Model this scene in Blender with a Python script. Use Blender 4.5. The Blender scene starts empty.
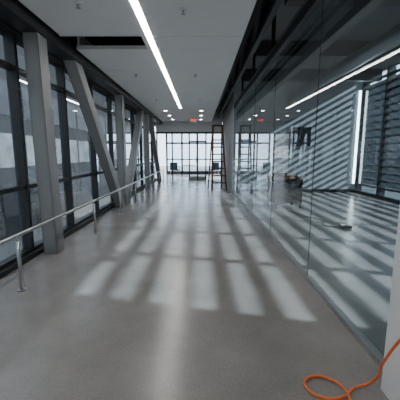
import bpy, math, random
from mathutils import Vector, Matrix
random.seed(4)
S=bpy.context.scene
col=S.collection

# ---------------------------------------------------------------- materials
def newmat(name):
    m=bpy.data.materials.new(name); m.use_nodes=True
    nt=m.node_tree; nt.nodes.clear()
    out=nt.nodes.new('ShaderNodeOutputMaterial')
    return m,nt,out
def pbr(name,c,rough=0.5,metal=0.0,noise=0.0,scale=6.0,emis=None,es=0,spec=0.5,bump=0.0,detail=6):
    m,nt,out=newmat(name)
    b=nt.nodes.new('ShaderNodeBsdfPrincipled')
    nt.links.new(b.outputs[0],out.inputs[0])
    b.inputs['Roughness'].default_value=rough
    b.inputs['Metallic'].default_value=metal
    b.inputs['Specular IOR Level'].default_value=spec
    b.inputs['Base Color'].default_value=(*c,1)
    if noise>0 or bump>0:
        tc=nt.nodes.new('ShaderNodeTexCoord')
        n=nt.nodes.new('ShaderNodeTexNoise'); n.inputs['Scale'].default_value=scale
        n.inputs['Detail'].default_value=detail; n.inputs['Roughness'].default_value=0.6
        nt.links.new(tc.outputs['Object'],n.inputs['Vector'])
        if noise>0:
            r=nt.nodes.new('ShaderNodeValToRGB')
            r.color_ramp.elements[0].position=0.3; r.color_ramp.elements[1].position=0.7
            r.color_ramp.elements[0].color=(*[x*(1-noise) for x in c],1)
            r.color_ramp.elements[1].color=(*[min(1,x*(1+noise)) for x in c],1)
            nt.links.new(n.outputs['Fac'],r.inputs[0]); nt.links.new(r.outputs[0],b.inputs['Base Color'])
        if bump>0:
            bp=nt.nodes.new('ShaderNodeBump'); bp.inputs['Strength'].default_value=bump
            bp.inputs['Distance'].default_value=0.01
            nt.links.new(n.outputs['Fac'],bp.inputs['Height']); nt.links.new(bp.outputs[0],b.inputs['Normal'])
    if emis:
        b.inputs['Emission Color'].default_value=(*emis,1); b.inputs['Emission Strength'].default_value=es
    return m
def glass(name,tint,f0=0.08,pw=4.0,rough=0.0,refl=(1,1,1)):
    m,nt,out=newmat(name)
    t=nt.nodes.new('ShaderNodeBsdfTransparent'); t.inputs[0].default_value=(*tint,1)
    g=nt.nodes.new('ShaderNodeBsdfGlossy'); g.inputs['Roughness'].default_value=rough
    g.inputs['Color'].default_value=(*refl,1)
    lw=nt.nodes.new('ShaderNodeLayerWeight'); lw.inputs[0].default_value=0.5
    p=nt.nodes.new('ShaderNodeMath'); p.operation='POWER'; p.inputs[1].default_value=pw
    mr=nt.nodes.new('ShaderNodeMapRange'); mr.inputs['To Min'].default_value=f0; mr.inputs['To Max'].default_value=1.0
    mx=nt.nodes.new('ShaderNodeMixShader')
    nt.links.new(lw.outputs['Facing'],p.inputs[0]); nt.links.new(p.outputs[0],mr.inputs['Value'])
    nt.links.new(mr.outputs[0],mx.inputs[0]); nt.links.new(t.outputs[0],mx.inputs[1]); nt.links.new(g.outputs[0],mx.inputs[2])
    nt.links.new(mx.outputs[0],out.inputs[0])
    return m

def concrete():
    m,nt,out=newmat('polished_concrete')
    b=nt.nodes.new('ShaderNodeBsdfPrincipled'); nt.links.new(b.outputs[0],out.inputs[0])
    tc=nt.nodes.new('ShaderNodeTexCoord')
    n1=nt.nodes.new('ShaderNodeTexNoise'); n1.inputs['Scale'].default_value=1.4; n1.inputs['Detail'].default_value=9; n1.inputs['Roughness'].default_value=0.62
    n2=nt.nodes.new('ShaderNodeTexNoise'); n2.inputs['Scale'].default_value=55; n2.inputs['Detail'].default_value=4
    nt.links.new(tc.outputs['Object'],n1.inputs['Vector']); nt.links.new(tc.outputs['Object'],n2.inputs['Vector'])
    mx=nt.nodes.new('ShaderNodeMix'); mx.data_type='FLOAT'; mx.inputs[0].default_value=0.3
    nt.links.new(n1.outputs['Fac'],mx.inputs[2]); nt.links.new(n2.outputs['Fac'],mx.inputs[3])
    r=nt.nodes.new('ShaderNodeValToRGB')
    r.color_ramp.elements[0].position=0.3; r.color_ramp.elements[1].position=0.7
    r.color_ramp.elements[0].color=(0.185,0.17,0.16,1); r.color_ramp.elements[1].color=(0.325,0.30,0.283,1)
    nt.links.new(mx.outputs[0],r.inputs[0]); nt.links.new(r.outputs[0],b.inputs['Base Color'])
    rr=nt.nodes.new('ShaderNodeMapRange'); rr.inputs['To Min'].default_value=0.19; rr.inputs['To Max'].default_value=0.29
    nt.links.new(n1.outputs['Fac'],rr.inputs['Value']); nt.links.new(rr.outputs[0],b.inputs['Roughness'])
    return m
M_FLOOR=concrete()
M_CEIL=pbr('white_ceiling_panel',(0.88,0.885,0.89),0.6,noise=0.02,scale=3)
M_WALL=pbr('white_painted_drywall',(0.80,0.82,0.83),0.7,noise=0.02,scale=2)
M_ROOMWALL=pbr('pale_blue_grey_drywall',(0.46,0.50,0.53),0.7,noise=0.02,scale=2)
M_GREYWALL=pbr('grey_painted_drywall',(0.42,0.43,0.44),0.7,noise=0.03,scale=2)
M_DECK=pbr('dark_open_deck',(0.012,0.012,0.013),0.85,noise=0.3,scale=4)
M_ROOMCEIL=pbr('grey_ceiling_deck',(0.16,0.17,0.18),0.8,noise=0.1,scale=3)
M_BLACK=pbr('black_anodised_frame',(0.012,0.013,0.015),0.45,noise=0.1,scale=20)
M_STEELP=pbr('grey_painted_steel',(0.23,0.235,0.24),0.45,noise=0.05,scale=5)
M_SS=pbr('brushed_stainless',(0.45,0.45,0.45),0.33,metal=0.95,noise=0.05,scale=60)
M_ALU=pbr('aluminium_channel',(0.4,0.41,0.42),0.35,metal=0.8,noise=0.05,scale=40)
M_GL_R=glass('clear_partition_glass',(0.74,0.87,0.91),0.07,5.0)
M_GL_L=glass('tinted_curtainwall_glass',(0.30,0.34,0.37),0.10,3.0)
M_GL_E=glass('tinted_exterior_glass',(0.42,0.46,0.50),0.06)
M_GL_D=glass('door_glass',(0.88,0.92,0.94),0.05)
M_GL_F=glass('lobby_window_glass',(0.72,0.82,0.90),0.05)
M_LED=pbr('led_diffuser',(0.9,0.9,0.9),0.5,emis=(1,0.98,0.94),es=30)
M_LED2=pbr('led_edge_diffuser',(0.9,0.9,0.9),0.5,emis=(0.9,0.96,1),es=10)
M_RED=pbr('exit_sign_red',(0.7,0.03,0.02),0.5,emis=(1,0.05,0.02),es=2)
M_REDP=pbr('red_plastic',(0.5,0.03,0.02),0.4,noise=0.05)
M_WHITEP=pbr('white_plastic',(0.75,0.75,0.75),0.4,noise=0.03)
M_ORANGE=pbr('orange_rubber_hose',(0.85,0.17,0.035),0.4,noise=0.08,scale=30)
M_LADDER=pbr('orange_brown_fibreglass',(0.12,0.045,0.02),0.5,noise=0.1,scale=20)
M_WOOD=pbr('dark_wood_top',(0.16,0.08,0.045),0.5,noise=0.3,scale=12)
M_DKMETAL=pbr('dark_grey_metal',(0.05,0.052,0.058),0.45,noise=0.1,scale=15)
M_CART=pbr('black_painted_cart_steel',(0.010,0.010,0.011),0.7,noise=0.1,scale=15,spec=0.2)
M_SCREEN=pbr('black_screen',(0.01,0.01,0.012),0.15,noise=0.05)
M_FACADE=pbr('facade_panel',(0.03,0.033,0.037),0.8,noise=0.12,scale=0.6)
M_FACWIN=pbr('facade_window_glass',(0.05,0.055,0.065),0.3,noise=0.3,scale=0.7)
M_FACPALE=pbr('facade_pale_panel',(0.19,0.21,0.23),0.6,noise=0.4,scale=0.9)
M_SKYBLOCK=pbr('sky_blocker_dark',(0.03,0.034,0.04),0.8,noise=0.2,scale=0.5)
M_GROUND=pbr('pavement',(0.24,0.24,0.23),0.9,noise=0.1,scale=0.4)
M_BLUE=pbr('blue_upholstery',(0.05,0.09,0.14),0.8,noise=0.1,scale=20)

# ---------------------------------------------------------------- mesh helpers
class MB:
    def __init__(s): s.v=[]; s.f=[]; s.mi=[]; s.mats=[]; s.sm=[]
    def m(s,mat):
        if mat not in s.mats: s.mats.append(mat)
        return s.mats.index(mat)
    def box(s,x0,x1,y0,y1,z0,z1,mat):
        s.hexa([(x0,y0,z0),(x1,y0,z0),(x1,y1,z0),(x0,y1,z0),(x0,y0,z1),(x1,y0,z1),(x1,y1,z1),(x0,y1,z1)],mat); return s
    def hexa(s,pts,mat):
        b=len(s.v); s.v+= [tuple(p) for p in pts]; k=s.m(mat)
        for f in [(0,3,2,1),(4,5,6,7),(0,1,5,4),(1,2,6,5),(2,3,7,6),(3,0,4,7)]:
            s.f.append(tuple(b+i for i in f)); s.mi.append(k); s.sm.append(False)
    def bar(s,a,b_,w,d,mat,up=(1,0,0)):
        a=Vector(a); b_=Vector(b_); t=(b_-a).normalized(); u=Vector(up); u=(u-t*u.dot(t)).normalized(); n=t.cross(u)
        P=[]
        for c in (a,b_):
            for (i,j) in ((-1,-1),(1,-1),(1,1),(-1,1)): P.append(c+u*w/2*i+n*d/2*j)
        s.hexa(P,mat)
    def tube(s,a,b_,r,mat,n=14,r2=None):
        a=Vector(a); b_=Vector(b_); t=(b_-a).normalized()
        u=t.orthogonal().normalized(); w=t.cross(u); k=s.m(mat); b0=len(s.v); r2=r if r2 is None else r2
        for c,rr in ((a,r),(b_,r2)):
            for i in range(n):
                an=2*math.pi*i/n; s.v.append(tuple(c+u*rr*math.cos(an)+w*rr*math.sin(an)))
        for i in range(n):
            j=(i+1)%n; s.f.append((b0+i,b0+j,b0+n+j,b0+n+i)); s.mi.append(k); s.sm.append(True)
        s.f.append(tuple(b0+i for i in reversed(range(n)))); s.mi.append(k); s.sm.append(False)
        s.f.append(tuple(b0+n+i for i in range(n))); s.mi.append(k); s.sm.append(False)
    def quad(s,pts,mat):
        b=len(s.v); s.v+=[tuple(p) for p in pts]; s.f.append(tuple(range(b,b+len(pts)))); s.mi.append(s.m(mat)); s.sm.append(False)
    def paneX(s,x,y0,y1,z0,z1,mat): s.quad([(x,y0,z0),(x,y1,z0),(x,y1,z1),(x,y0,z1)],mat)
    def paneY(s,y,x0,x1,z0,z1,mat): s.quad([(x0,y,z0),(x1,y,z0),(x1,y,z1),(x0,y,z1)],mat)
    def obj(s,name,bevel=0,parent=None):
        me=bpy.data.meshes.new(name); me.from_pydata(s.v,[],s.f); me.update()
        for m in s.mats: me.materials.append(m)
        for p,i,sm in zip(me.polygons,s.mi,s.sm): p.material_index=i; p.use_smooth=sm
        o=bpy.data.objects.new(name,me); col.objects.link(o)
        if bevel>0:
            bm=o.modifiers.new('bevel','BEVEL'); bm.width=bevel; bm.segments=2; bm.limit_method='ANGLE'
        if parent: o.parent=parent
        return o
def empty(name,loc=(0,0,0)):
    e=bpy.data.objects.new(name,None); col.objects.link(e); e.location=loc; e.empty_display_size=0.1; return e

# ---------------------------------------------------------------- dimensions
XL=-2.5; XG=1.3; XR=6.0; YB=-3.0; YW=11.5; YE=17.0; ZD=4.2; ZC=3.2

# floor
f=MB(); f.box(XL-0.15,XR+0.15,YB-0.1,22.1,-0.2,0,M_FLOOR); f.obj('floor')
# upper deck (dark over corridor, grey over side room)
c=MB(); c.box(XL-0.15,XG,YB-0.1,22.1,ZD,ZD+0.2,M_DECK); c.box(XG,XR+0.15,YB-0.1,22.1,ZD,ZD+0.2,M_ROOMCEIL); c.obj('ceiling')
# dropped corridor ceiling panels
cp=MB()
ys=[-3,-1.45,-0.2,1.05,2.3,3.52,4.75,5.3,6.55,7.8,9.05,10.3,11.55,12.8,14.05,15.3,16.98]
g=0.006
for a,b in zip(ys[:-1],ys[1:]):
    if abs(a-4.75)>0.01:
        cp.box(-2.05,-0.795,a+g,b-g,ZC,ZC+0.06,M_CEIL)
    else:
        cp.box(-0.87,-0.795,a,b,ZC,ZC+0.06,M_CEIL)
        cp.box(-2.07,-0.86,a-0.02,a,ZC,ZC+0.14,M_CEIL)
    cp.box(-0.705,0.64,a+g,b-g,ZC,ZC+0.06,M_CEIL)
cp.box(-0.795,-0.705,11.95,16.98,ZC,ZC+0.05,M_CEIL)
cp.box(0.60,0.64,-3,16.98,ZC+0.06,ZC+0.3,M_CEIL)
cp.box(-2.05,-2.01,-3,4.7,ZC+0.06,ZC+0.3,M_CEIL)
cp.box(-2.05,-2.01,5.35,16.98,ZC+0.06,ZC+0.3,M_CEIL)
cp.obj('trim_ceiling_panels')
l=MB(); l.box(-0.79,-0.71,-2.5,11.95,ZC-0.004,ZC+0.03,M_LED); l.box(-0.795,-0.705,-2.5,11.95,ZC+0.03,ZC+0.08,M_ALU); l.obj('linear_ceiling_light')

# sprinklers & detectors
def sprinkler(x,y):
    m=MB(); m.tube((x,y,ZC),(x,y,ZC-0.012),0.045,M_WHITEP,20); m.tube((x,y,ZC-0.012),(x,y,ZC-0.05),0.012,M_SS); m.tube((x,y,ZC-0.05),(x,y,ZC-0.055),0.028,M_SS,16); m.obj('ceiling_sprinkler')
for p in [(-1.4,3.75),(-0.2,3.9),(-1.4,6.9),(-0.1,6.9),(-1.4,10),(0.0,10)]: sprinkler(*p)
m=MB()
for x in (-1.4,0.05):
    for y in (12.6,14.2,15.8): m.tube((x,y,ZC-0.006),(x,y,ZC+0.0),0.07,M_LED,20); m.tube((x,y,ZC-0.004),(x,y,ZC+0.0),0.09,M_ALU,20)
m.obj('added_lobby_downlights')

# ---------------------------------------------------------------- left curtain wall
w=MB()
for y in [-3+1.45*i for i in range(14)]:
    if y<YE: w.box(XL-0.09,XL+0.05,y-0.03,y+0.03,0.12,3.05,M_BLACK)
for z,h in ((0.06,0.06),(1.02,0.03),(2.62,0.03)):
    w.box(XL-0.08,XL+0.04,YB,YE-0.02,z-h,z+h,M_BLACK)
w.paneX(XL-0.008,YB,YE-0.02,0.12,3.05,M_GL_L)
w.obj('window_1')
b=MB(); b.box(XL-0.15,XL+0.12,YB,22,3.05,ZD,M_DECK); b.obj('wall_left')
b=MB(); b.box(XL+0.12,-2.1,YB,YE,3.07,3.45,M_BLACK); b.obj('trim_1')
b=MB(); b.box(XL+0.04,XL+0.10,YB,YE,0,0.07,M_BLACK); b.obj('baseboard_left')

# truss
def member(y0,y1,name,z0=0.0,z1=3.07):
    m=MB(); x=-2.24; fw=0.20; d=0.24
    a=Vector((x,y0,z0)); c2=Vector((x,y1,z1))
    hexes=[(-0.10,-0.085,d),(0.085,0.10,d),(-0.085,0.085,0.02)]
    for x0,x1,dd in hexes:
        P=[]
        k=dd/2/ max(0.3,abs((c2-a).normalized().z))
        for (yy,zz) in ((y0,z0),(y1,z1)):
            P+=[(x+x0,yy-k,zz),(x+x1,yy-k,zz),(x+x1,yy+k,zz),(x+x0,yy+k,zz)]
        m.hexa(P,M_STEELP)
    k=d/2/max(0.3,abs((c2-a).normalized().z))
    for s in (-1,1):
        P=[]
        for (yy,zz) in ((y0,z0),(y1,z1)):
            e=yy+s*(k-0.006)
            P+=[(x-0.098,e-0.006,zz),(x+0.098,e-0.006,zz),(x+0.098,e+0.006,zz),(x-0.098,e+0.006,zz)]
        m.hexa(P,M_STEELP)
    return m.obj(name)
member(4.45,4.36,'steel_column'); member(8.66,8.66,'steel_column'); member(12.8,12.8,'steel_column')
member(8.36,5.6,'steel_truss_brace'); member(8.96,11.7,'steel_truss_brace'); member(0.3,3.3,'steel_truss_brace'); member(16.6,13.9,'steel_truss_brace')

# handrail
r=empty('handrail')
m=MB(); m.tube((-1.97,-2.6,0.62),(-1.97,16.2,0.62),0.021,M_SS,18)
m.obj('rail_tube',parent=r)
for i,y in enumerate([-1.2,1.0,3.13,5.5,7.3,9.1,10.9,12.7,14.5,16.1]):
    m=MB(); m.tube((-1.97,y,0),(-1.97,y,0.012),0.05,M_SS,20); m.tube((-1.97,y,0.012),(-1.97,y,0.56),0.021,M_SS); m.tube((-1.97,y,0.56),(-1.97,y,0.6),0.009,M_SS)
    m.obj(f'post_{i+1}',parent=r)

# ---------------------------------------------------------------- right glass partition
w=MB()
js=[1.75,3.45,5.4,7.35,9.3,YW]
for a,b2 in zip(js[:-1],js[1:]):
    w.paneX(XG,a+0.004,b2-0.004,0.03,3.15,M_GL_R)
    w.box(XG-0.004,XG+0.004,b2-0.003,b2+0.003,0.03,3.15,M_DKMETAL)
w.box(XG-0.03,XG+0.03,1.75,YW,0,0.045,M_ALU)
w.box(XG-0.04,XG+0.04,1.75,YW,3.13,3.25,M_BLACK)
w.obj('window_2')
b=MB(); b.box(XG-0.03,XG+0.03,1.75,YW,3.25,3.32,M_ALU)
for y in [1.8+1.95*i for i in range(5)]:
    b.box(XG-0.03,XG+0.03,y-0.03,y+0.03,3.32,ZD,M_BLACK)
b.box(XG-0.06,XG+0.06,1.75,YW,4.0,ZD,M_BLACK)
b.obj('trim_2')
# near solid wall right of camera
b=MB(); b.box(1.16,1.36,YB,1.72,0,ZD,M_WALL); b.obj('wall_right_near',bevel=0.005)
b=MB(); b.box(XL-0.15,XR+0.15,YB-0.15,YB,0,ZD,M_WALL); b.obj('wall_back')
b=MB(); b.box(XR,XR+0.15,YB,1.25,0,ZD,M_WALL); b.obj('wall_right')
b=MB(); b.box(XG-0.05,XR+0.15,YW,YW+0.15,0,ZD,M_ROOMWALL); b.obj('wall_side_room')
b=MB(); b.box(XG-0.05,XG+0.1,YW+0.15,YE,0,ZD,M_GREYWALL); b.obj('wall_corridor_right')
b=MB(); b.box(XG+0.1,XR,YW-0.02,YW,0,0.12,M_BLACK); b.obj('baseboard_side_room')

# exterior right curtain wall with louvres
w=MB()
for y in [1.27+1.46*i for i in range(8)]:
    w.box(XR-0.04,XR+0.2,y-0.045,y+0.045,0,ZD,M_BLACK)
w.box(XR-0.04,XR+0.12,1.25,YW,0,0.10,M_BLACK)
w.paneX(XR,1.25,YW,0.1,ZD,M_GL_E)
z=0.33
while z<ZD-0.1:
    w.box(XR+0.05,XR+0.15,1.25,YW,z-0.032,z+0.032,M_BLACK); z+=0.245
w.obj('window_3')
b=MB(); b.box(XR-0.16,XR-0.09,YW-0.05,YW-0.02,0.35,3.75,M_LED2); b.box(XR-0.17,XR-0.08,YW-0.02,YW,0.3,3.8,M_ALU); b.obj('vertical_light_strip')

# overhead steel & pipes above ceiling gap
b=MB()
b.box(0.80,0.95,YB,YE-0.02,3.75,4.0,M_BLACK)
for i in range(8):
    y=0.5+1.9*i
    b.bar((1.0,y,3.45),(1.0,y+0.95,4.1),0.06,0.06,M_DKMETAL); b.bar((1.0,y+0.95,4.1),(1.0,y+1.9,3.45),0.06,0.06,M_DKMETAL)
b.box(0.96,1.04,YB,YE-0.02,3.38,3.46,M_DKMETAL)
b.obj('overhead_truss')
b=MB(); b.tube((1.12,YB+0.05,3.62),(1.12,YE-0.02,3.62),0.03,M_ALU); b.tube((0.72,YB+0.05,3.55),(0.72,YE-0.02,3.55),0.02,M_ALU); b.obj('ceiling_conduit')
b=MB()
for y in (2.5,5.2,7.9,10.4): b.box(XG+0.07,XR-0.05,y-0.1,y+0.1,3.85,ZD,M_DKMETAL)
for x in (2.6,4.3): b.box(x-0.1,x+0.1,1.3,YW,3.7,3.85,M_DKMETAL)
b.obj('ceiling_beam')
b=MB(); b.tube((3.4,1.0,3.5),(3.4,YW-0.01,3.5),0.16,M_ALU,24); b.obj('ventilation_duct')

# ---------------------------------------------------------------- end wall & lobby
w=MB()
w.box(XL+0.05,XG-0.06,YE,YE+0.1,2.55,2.65,M_BLACK)
for x in (-2.4,-1.55,-0.6,0.33,1.2):
    w.box(x-0.035,x+0.035,YE,YE+0.1,0,2.6,M_BLACK)
w.box(XL+0.05,XG-0.06,YE+0.02,YE+0.1,2.65,ZC,M_WALL)
w.paneY(YE+0.05,XL+0.05,XG-0.06,0,2.6,M_GL_D)
w.box(-0.17,-0.10,YE-0.0,YE+0.1,0,2.55,M_BLACK)
w.box(-0.6,0.33,YE+0.01,YE+0.09,0,0.2,M_ALU)
w.box(-0.6,0.33,YE+0.0,YE+0.1,2.1,2.17,M_BLACK)
w.tube((-0.22,YE-0.05,0.9),(-0.22,YE-0.05,1.3),0.012,M_SS); w.tube((-0.04,YE-0.05,0.9),(-0.04,YE-0.05,1.3),0.012,M_SS)
w.obj('door_1')
b=MB(); b.box(XL-0.1,XR,YE,YE+0.15,ZC,ZD,M_WALL); b.obj('wall_end_header')
b=MB(); b.box(XL,XR,YE+0.16,21.85,2.95,3.05,M_CEIL)
b.obj('trim_lobby_ceiling')
m=MB()  # lobby downlights, added to brighten the space behind the end doors
for x in (-1.5,-0.3,0.9):
    for y in (18.2,20.2): m.tube((x,y,2.94),(x,y,2.95),0.09,M_LED,20); m.tube((x,y,2.942),(x,y,2.95),0.11,M_ALU,20)
m.obj('added_lobby_downlights')
w=MB()
for x in [-2.4,-1.3,-0.2,0.9,2.0,3.1]: w.box(x-0.06,x+0.06,21.9,22.0,0,ZD,M_BLACK)
for zz,h in ((0.1,0.1),(1.05,0.04),(2.2,0.06),(4.1,0.04)): w.box(-2.4,XR,21.9,22.0,zz-h,zz+h,M_BLACK)
w.paneY(21.94,-2.4,XR,0,ZD,M_GL_F)
w.obj('window_4')

def chair(x,y,rot):
    m=MB()
    m.box(-0.25,0.25,-0.24,0.24,0.40,0.47,M_BLUE); m.box(-0.25,0.25,0.20,0.26,0.47,0.9,M_BLUE)
    for sx in (-1,1):
        for sy in (-1,1): m.tube((sx*0.21,sy*0.2,0.4),(sx*0.24,sy*0.23,0),0.014,M_SS,8)
        m.box(sx*0.27-0.02,sx*0.27+0.02,-0.2,0.24,0.62,0.65,M_BLACK)
        m.tube((sx*0.27,-0.18,0.62),(sx*0.24,-0.2,0.42),0.012,M_SS,8)
    o=m.obj('lounge_chair',bevel=0.01); o.location=(x,y,0); o.rotation_euler=(0,0,rot)
chair(-1.6,19.2,0.4); chair(0.9,19.6,-0.6)
m=MB(); m.tube((0,0,0.70),(0,0,0.73),0.42,M_DKMETAL,28); m.tube((0,0,0.02),(0,0,0.70),0.03,M_SS); m.tube((0,0,0),(0,0,0.02),0.26,M_SS,24)
o=m.obj('round_table'); o.location=(-0.7,19.5,0)

# exit sign
m=MB(); m.box(-0.16,0.16,-0.02,0.02,-0.1,0.1,M_WHITEP)
def letter(ch,x):
    h=0.055; t=0.012; yy0,yy1=-0.024,-0.02
    def bx(a,b,c2,d): m.box(x+a,x+b,yy0,yy1,c2,d,M_RED)
    if ch=='E': bx(0,t,-h,h); bx(0,0.045,h-t,h); bx(0,0.04,-t/2,t/2); bx(0,0.045,-h,-h+t)
    if ch=='I': bx(0.015,0.015+t,-h,h)
    if ch=='T': bx(0,0.05,h-t,h); bx(0.02,0.02+t,-h,h)
    if ch=='X':
        m.bar((x,-0.022,-h),(x+0.045,-0.022,h),t,0.004,M_RED,up=(1,0,0)); m.bar((x+0.045,-0.022,-h),(x,-0.022,h),t,0.004,M_RED,up=(1,0,0))
for ch,x in zip('EXIT',(-0.13,-0.065,0.005,0.065)): letter(ch,x)
m.tube((0,0,0.1),(0,0,0.14),0.01,M_SS)
o=m.obj('exit_sign'); o.location=(-0.3,14.9,3.06)

# ---------------------------------------------------------------- A-frame ladder
m=MB(); H=2.6
for sx in (-1,1):
    m.bar((sx*0.30,-0.45,0.0),(sx*0.19,-0.03,H),0.065,0.085,M_LADDER)
    m.bar((sx*0.30,0.45,0.0),(sx*0.19,0.05,H),0.045,0.06,M_LADDER)
    m.bar((sx*0.285,-0.28,0.95),(sx*0.285,0.28,0.95),0.01,0.02,M_ALU)
    m.box(sx*0.30-0.03,sx*0.30+0.03,-0.51,-0.40,0,0.03,M_BLACK); m.box(sx*0.30-0.03,sx*0.30+0.03,0.41,0.5,0,0.03,M_BLACK)
for i in range(1,9):
    t=i*0.29/H; hw=0.30-0.11*t; y=-0.45+0.42*t
    m.box(-hw,hw,y-0.045,y+0.045,i*0.29-0.025,i*0.29+0.025,M_LADDER)
for i in range(1,8,2):
    t=i*0.29/H; hw=0.30-0.11*t; y=0.45-0.40*t
    m.box(-hw,hw,y-0.012,y+0.012,i*0.29-0.015,i*0.29+0.015,M_LADDER)
m.box(-0.23,0.23,-0.09,0.11,H-0.02,H+0.04,M_LADDER)
o=m.obj('step_ladder'); o.location=(0.72,12.7,0); o.rotation_euler=(0,0,0.15)

# ---------------------------------------------------------------- tool cart in side room
m=MB()
m.box(-0.42,0.42,-0.28,0.28,0.80,0.85,M_WOOD)
for sx in (-1,1):
    for sy in (-1,1):
        m.box(sx*0.36-0.03,sx*0.36+0.03,sy*0.24-0.03,sy*0.24+0.03,0.09,0.80,M_CART)
        m.tube((sx*0.36-0.018,sy*0.24,0.05),(sx*0.36+0.018,sy*0.24,0.05),0.05,M_CART,16)
m.box(-0.36,0.36,-0.24,0.24,0.14,0.80,M_CART)
for z0 in (0.17,0.38,0.59):
    m.box(-0.32,0.32,-0.262,-0.24,z0,z0+0.18,M_CART); m.box(-0.1,0.1,-0.28,-0.262,z0+0.13,z0+0.145,M_DKMETAL)
m.box(-0.30,-0.02,-0.15,0.15,0.85,0.95,M_CART); m.tube((-0.24,0,0.99),(-0.08,0,0.99),0.01,M_CART); m.box(-0.25,-0.24,-0.01,0.01,0.95,0.99,M_CART); m.box(-0.08,-0.07,-0.01,0.01,0.95,0.99,M_CART)
m.box(0.06,0.30,-0.12,0.1,0.85,0.89,M_WOOD)
o=m.obj('tool_cart',bevel=0.004); o.location=(2.36,8.3,0); o.rotation_euler=(0,0,0.2)

# wall monitor, alarm
m=MB(); m.box(3.45,4.15,YW-0.06,YW-0.02,1.75,2.45,M_BLACK); m.box(3.48,4.12,YW-0.064,YW-0.06,1.78,2.42,M_SCREEN); m.box(3.7,3.9,YW-0.02,YW,1.95,2.25,M_DKMETAL); m.obj('wall_monitor',bevel=0.004)
m=MB(); m.box(1.85,1.97,YW-0.05,YW,1.45,1.62,M_REDP); m.tube((1.91,YW-0.06,1.56),(1.91,YW-0.05,1.56),0.03,M_WHITEP); m.obj('fire_alarm_box',bevel=0.004)

# floor box with cord
m=MB(); m.box(2.83,3.05,5.85,6.0,0,0.05,M_BLACK); m.box(2.86,2.93,5.88,5.97,0.05,0.07,M_WHITEP); m.obj('power_strip',bevel=0.004)
def curve(name,pts,r,mat):
    cu=bpy.data.curves.new(name,'CURVE'); cu.dimensions='3D'; cu.bevel_depth=r; cu.bevel_resolution=4; cu.resolution_u=16
    sp=cu.splines.new('BEZIER'); sp.bezier_points.add(len(pts)-1)
    for p,q in zip(sp.bezier_points,pts): p.co=q; p.handle_left_type=p.handle_right_type='AUTO'
    cu.materials.append(mat); o=bpy.data.objects.new(name,cu); col.objects.link(o); return o
curve('extension_cord',[(2.84,5.93,0.01),(2.6,6.1,0.008),(2.75,6.5,0.008),(2.5,7.1,0.008),(2.3,7.7,0.008)],0.007,M_BLACK)
curve('air_hose',[(1.148,1.0,1.0),(1.12,1.3,0.8),(1.10,1.5,0.5),(1.08,1.59,0.3),(1.085,1.72,0.04),(0.99,1.715,0.012),(0.9,1.65,0.011),(0.77,1.635,0.011),(0.69,1.70,0.011),(0.70,1.78,0.011),(0.78,1.82,0.011),(0.865,1.78,0.02),(0.91,1.68,0.034),(0.9,1.55,0.02),(0.88,1.2,0.011),(1.0,0.5,0.011)],0.008,M_ORANGE)

# ---------------------------------------------------------------- outside
m=MB(); m.box(-60,80,-50,130,-4.3,-4,M_GROUND); m.obj('ground')
m=MB(); m.box(-14,-12,-10,60,-4,9,M_FACADE)
for i in range(23):
    for z0 in (-2.5,0.6,3.8):
        y=-9+3*i; m.box(-12.0,-11.95,y,y+2.7,z0,z0+2.1,M_FACPALE if z0==0.6 else M_FACWIN)
m.obj('neighbouring_building')
m=MB(); m.box(30,33,-50,100,-4,13.3,M_SKYBLOCK)  # added dark block, sized to hide bright sky behind the louvres, clear of the sun
for i in range(32):
    for k in range(4): m.box(29.95,30,-48+4.4*i,-45.2+4.4*i,-2.5+4*k,-0.3+4*k,M_FACADE)
m.obj('added_sky_blocker')

# ---------------------------------------------------------------- lights
def dirlight(d):
    return Vector(d).to_track_quat('-Z','Y').to_euler()
s=bpy.data.lights.new('sun','SUN'); s.energy=21; s.angle=0.010; s.color=(1,0.98,0.95)
so=bpy.data.objects.new('sun',s); col.objects.link(so); so.rotation_euler=dirlight((-1,0.23,-0.56)); so.location=(12,-3,10)
W=bpy.data.worlds.new('world'); S.world=W; W.use_nodes=True
nt=W.node_tree; bg=nt.nodes['Background']; bg.inputs[0].default_value=(0.80,0.90,1.0,1); bg.inputs[1].default_value=4.6

cam=bpy.data.cameras.new('camera'); cam.sensor_width=36; cam.lens=27; cam.clip_end=200
co=bpy.data.objects.new('camera',cam); col.objects.link(co); co.location=(0,0,1.5)
co.rotation_euler=(math.radians(90-8.9),0,0)
S.camera=co
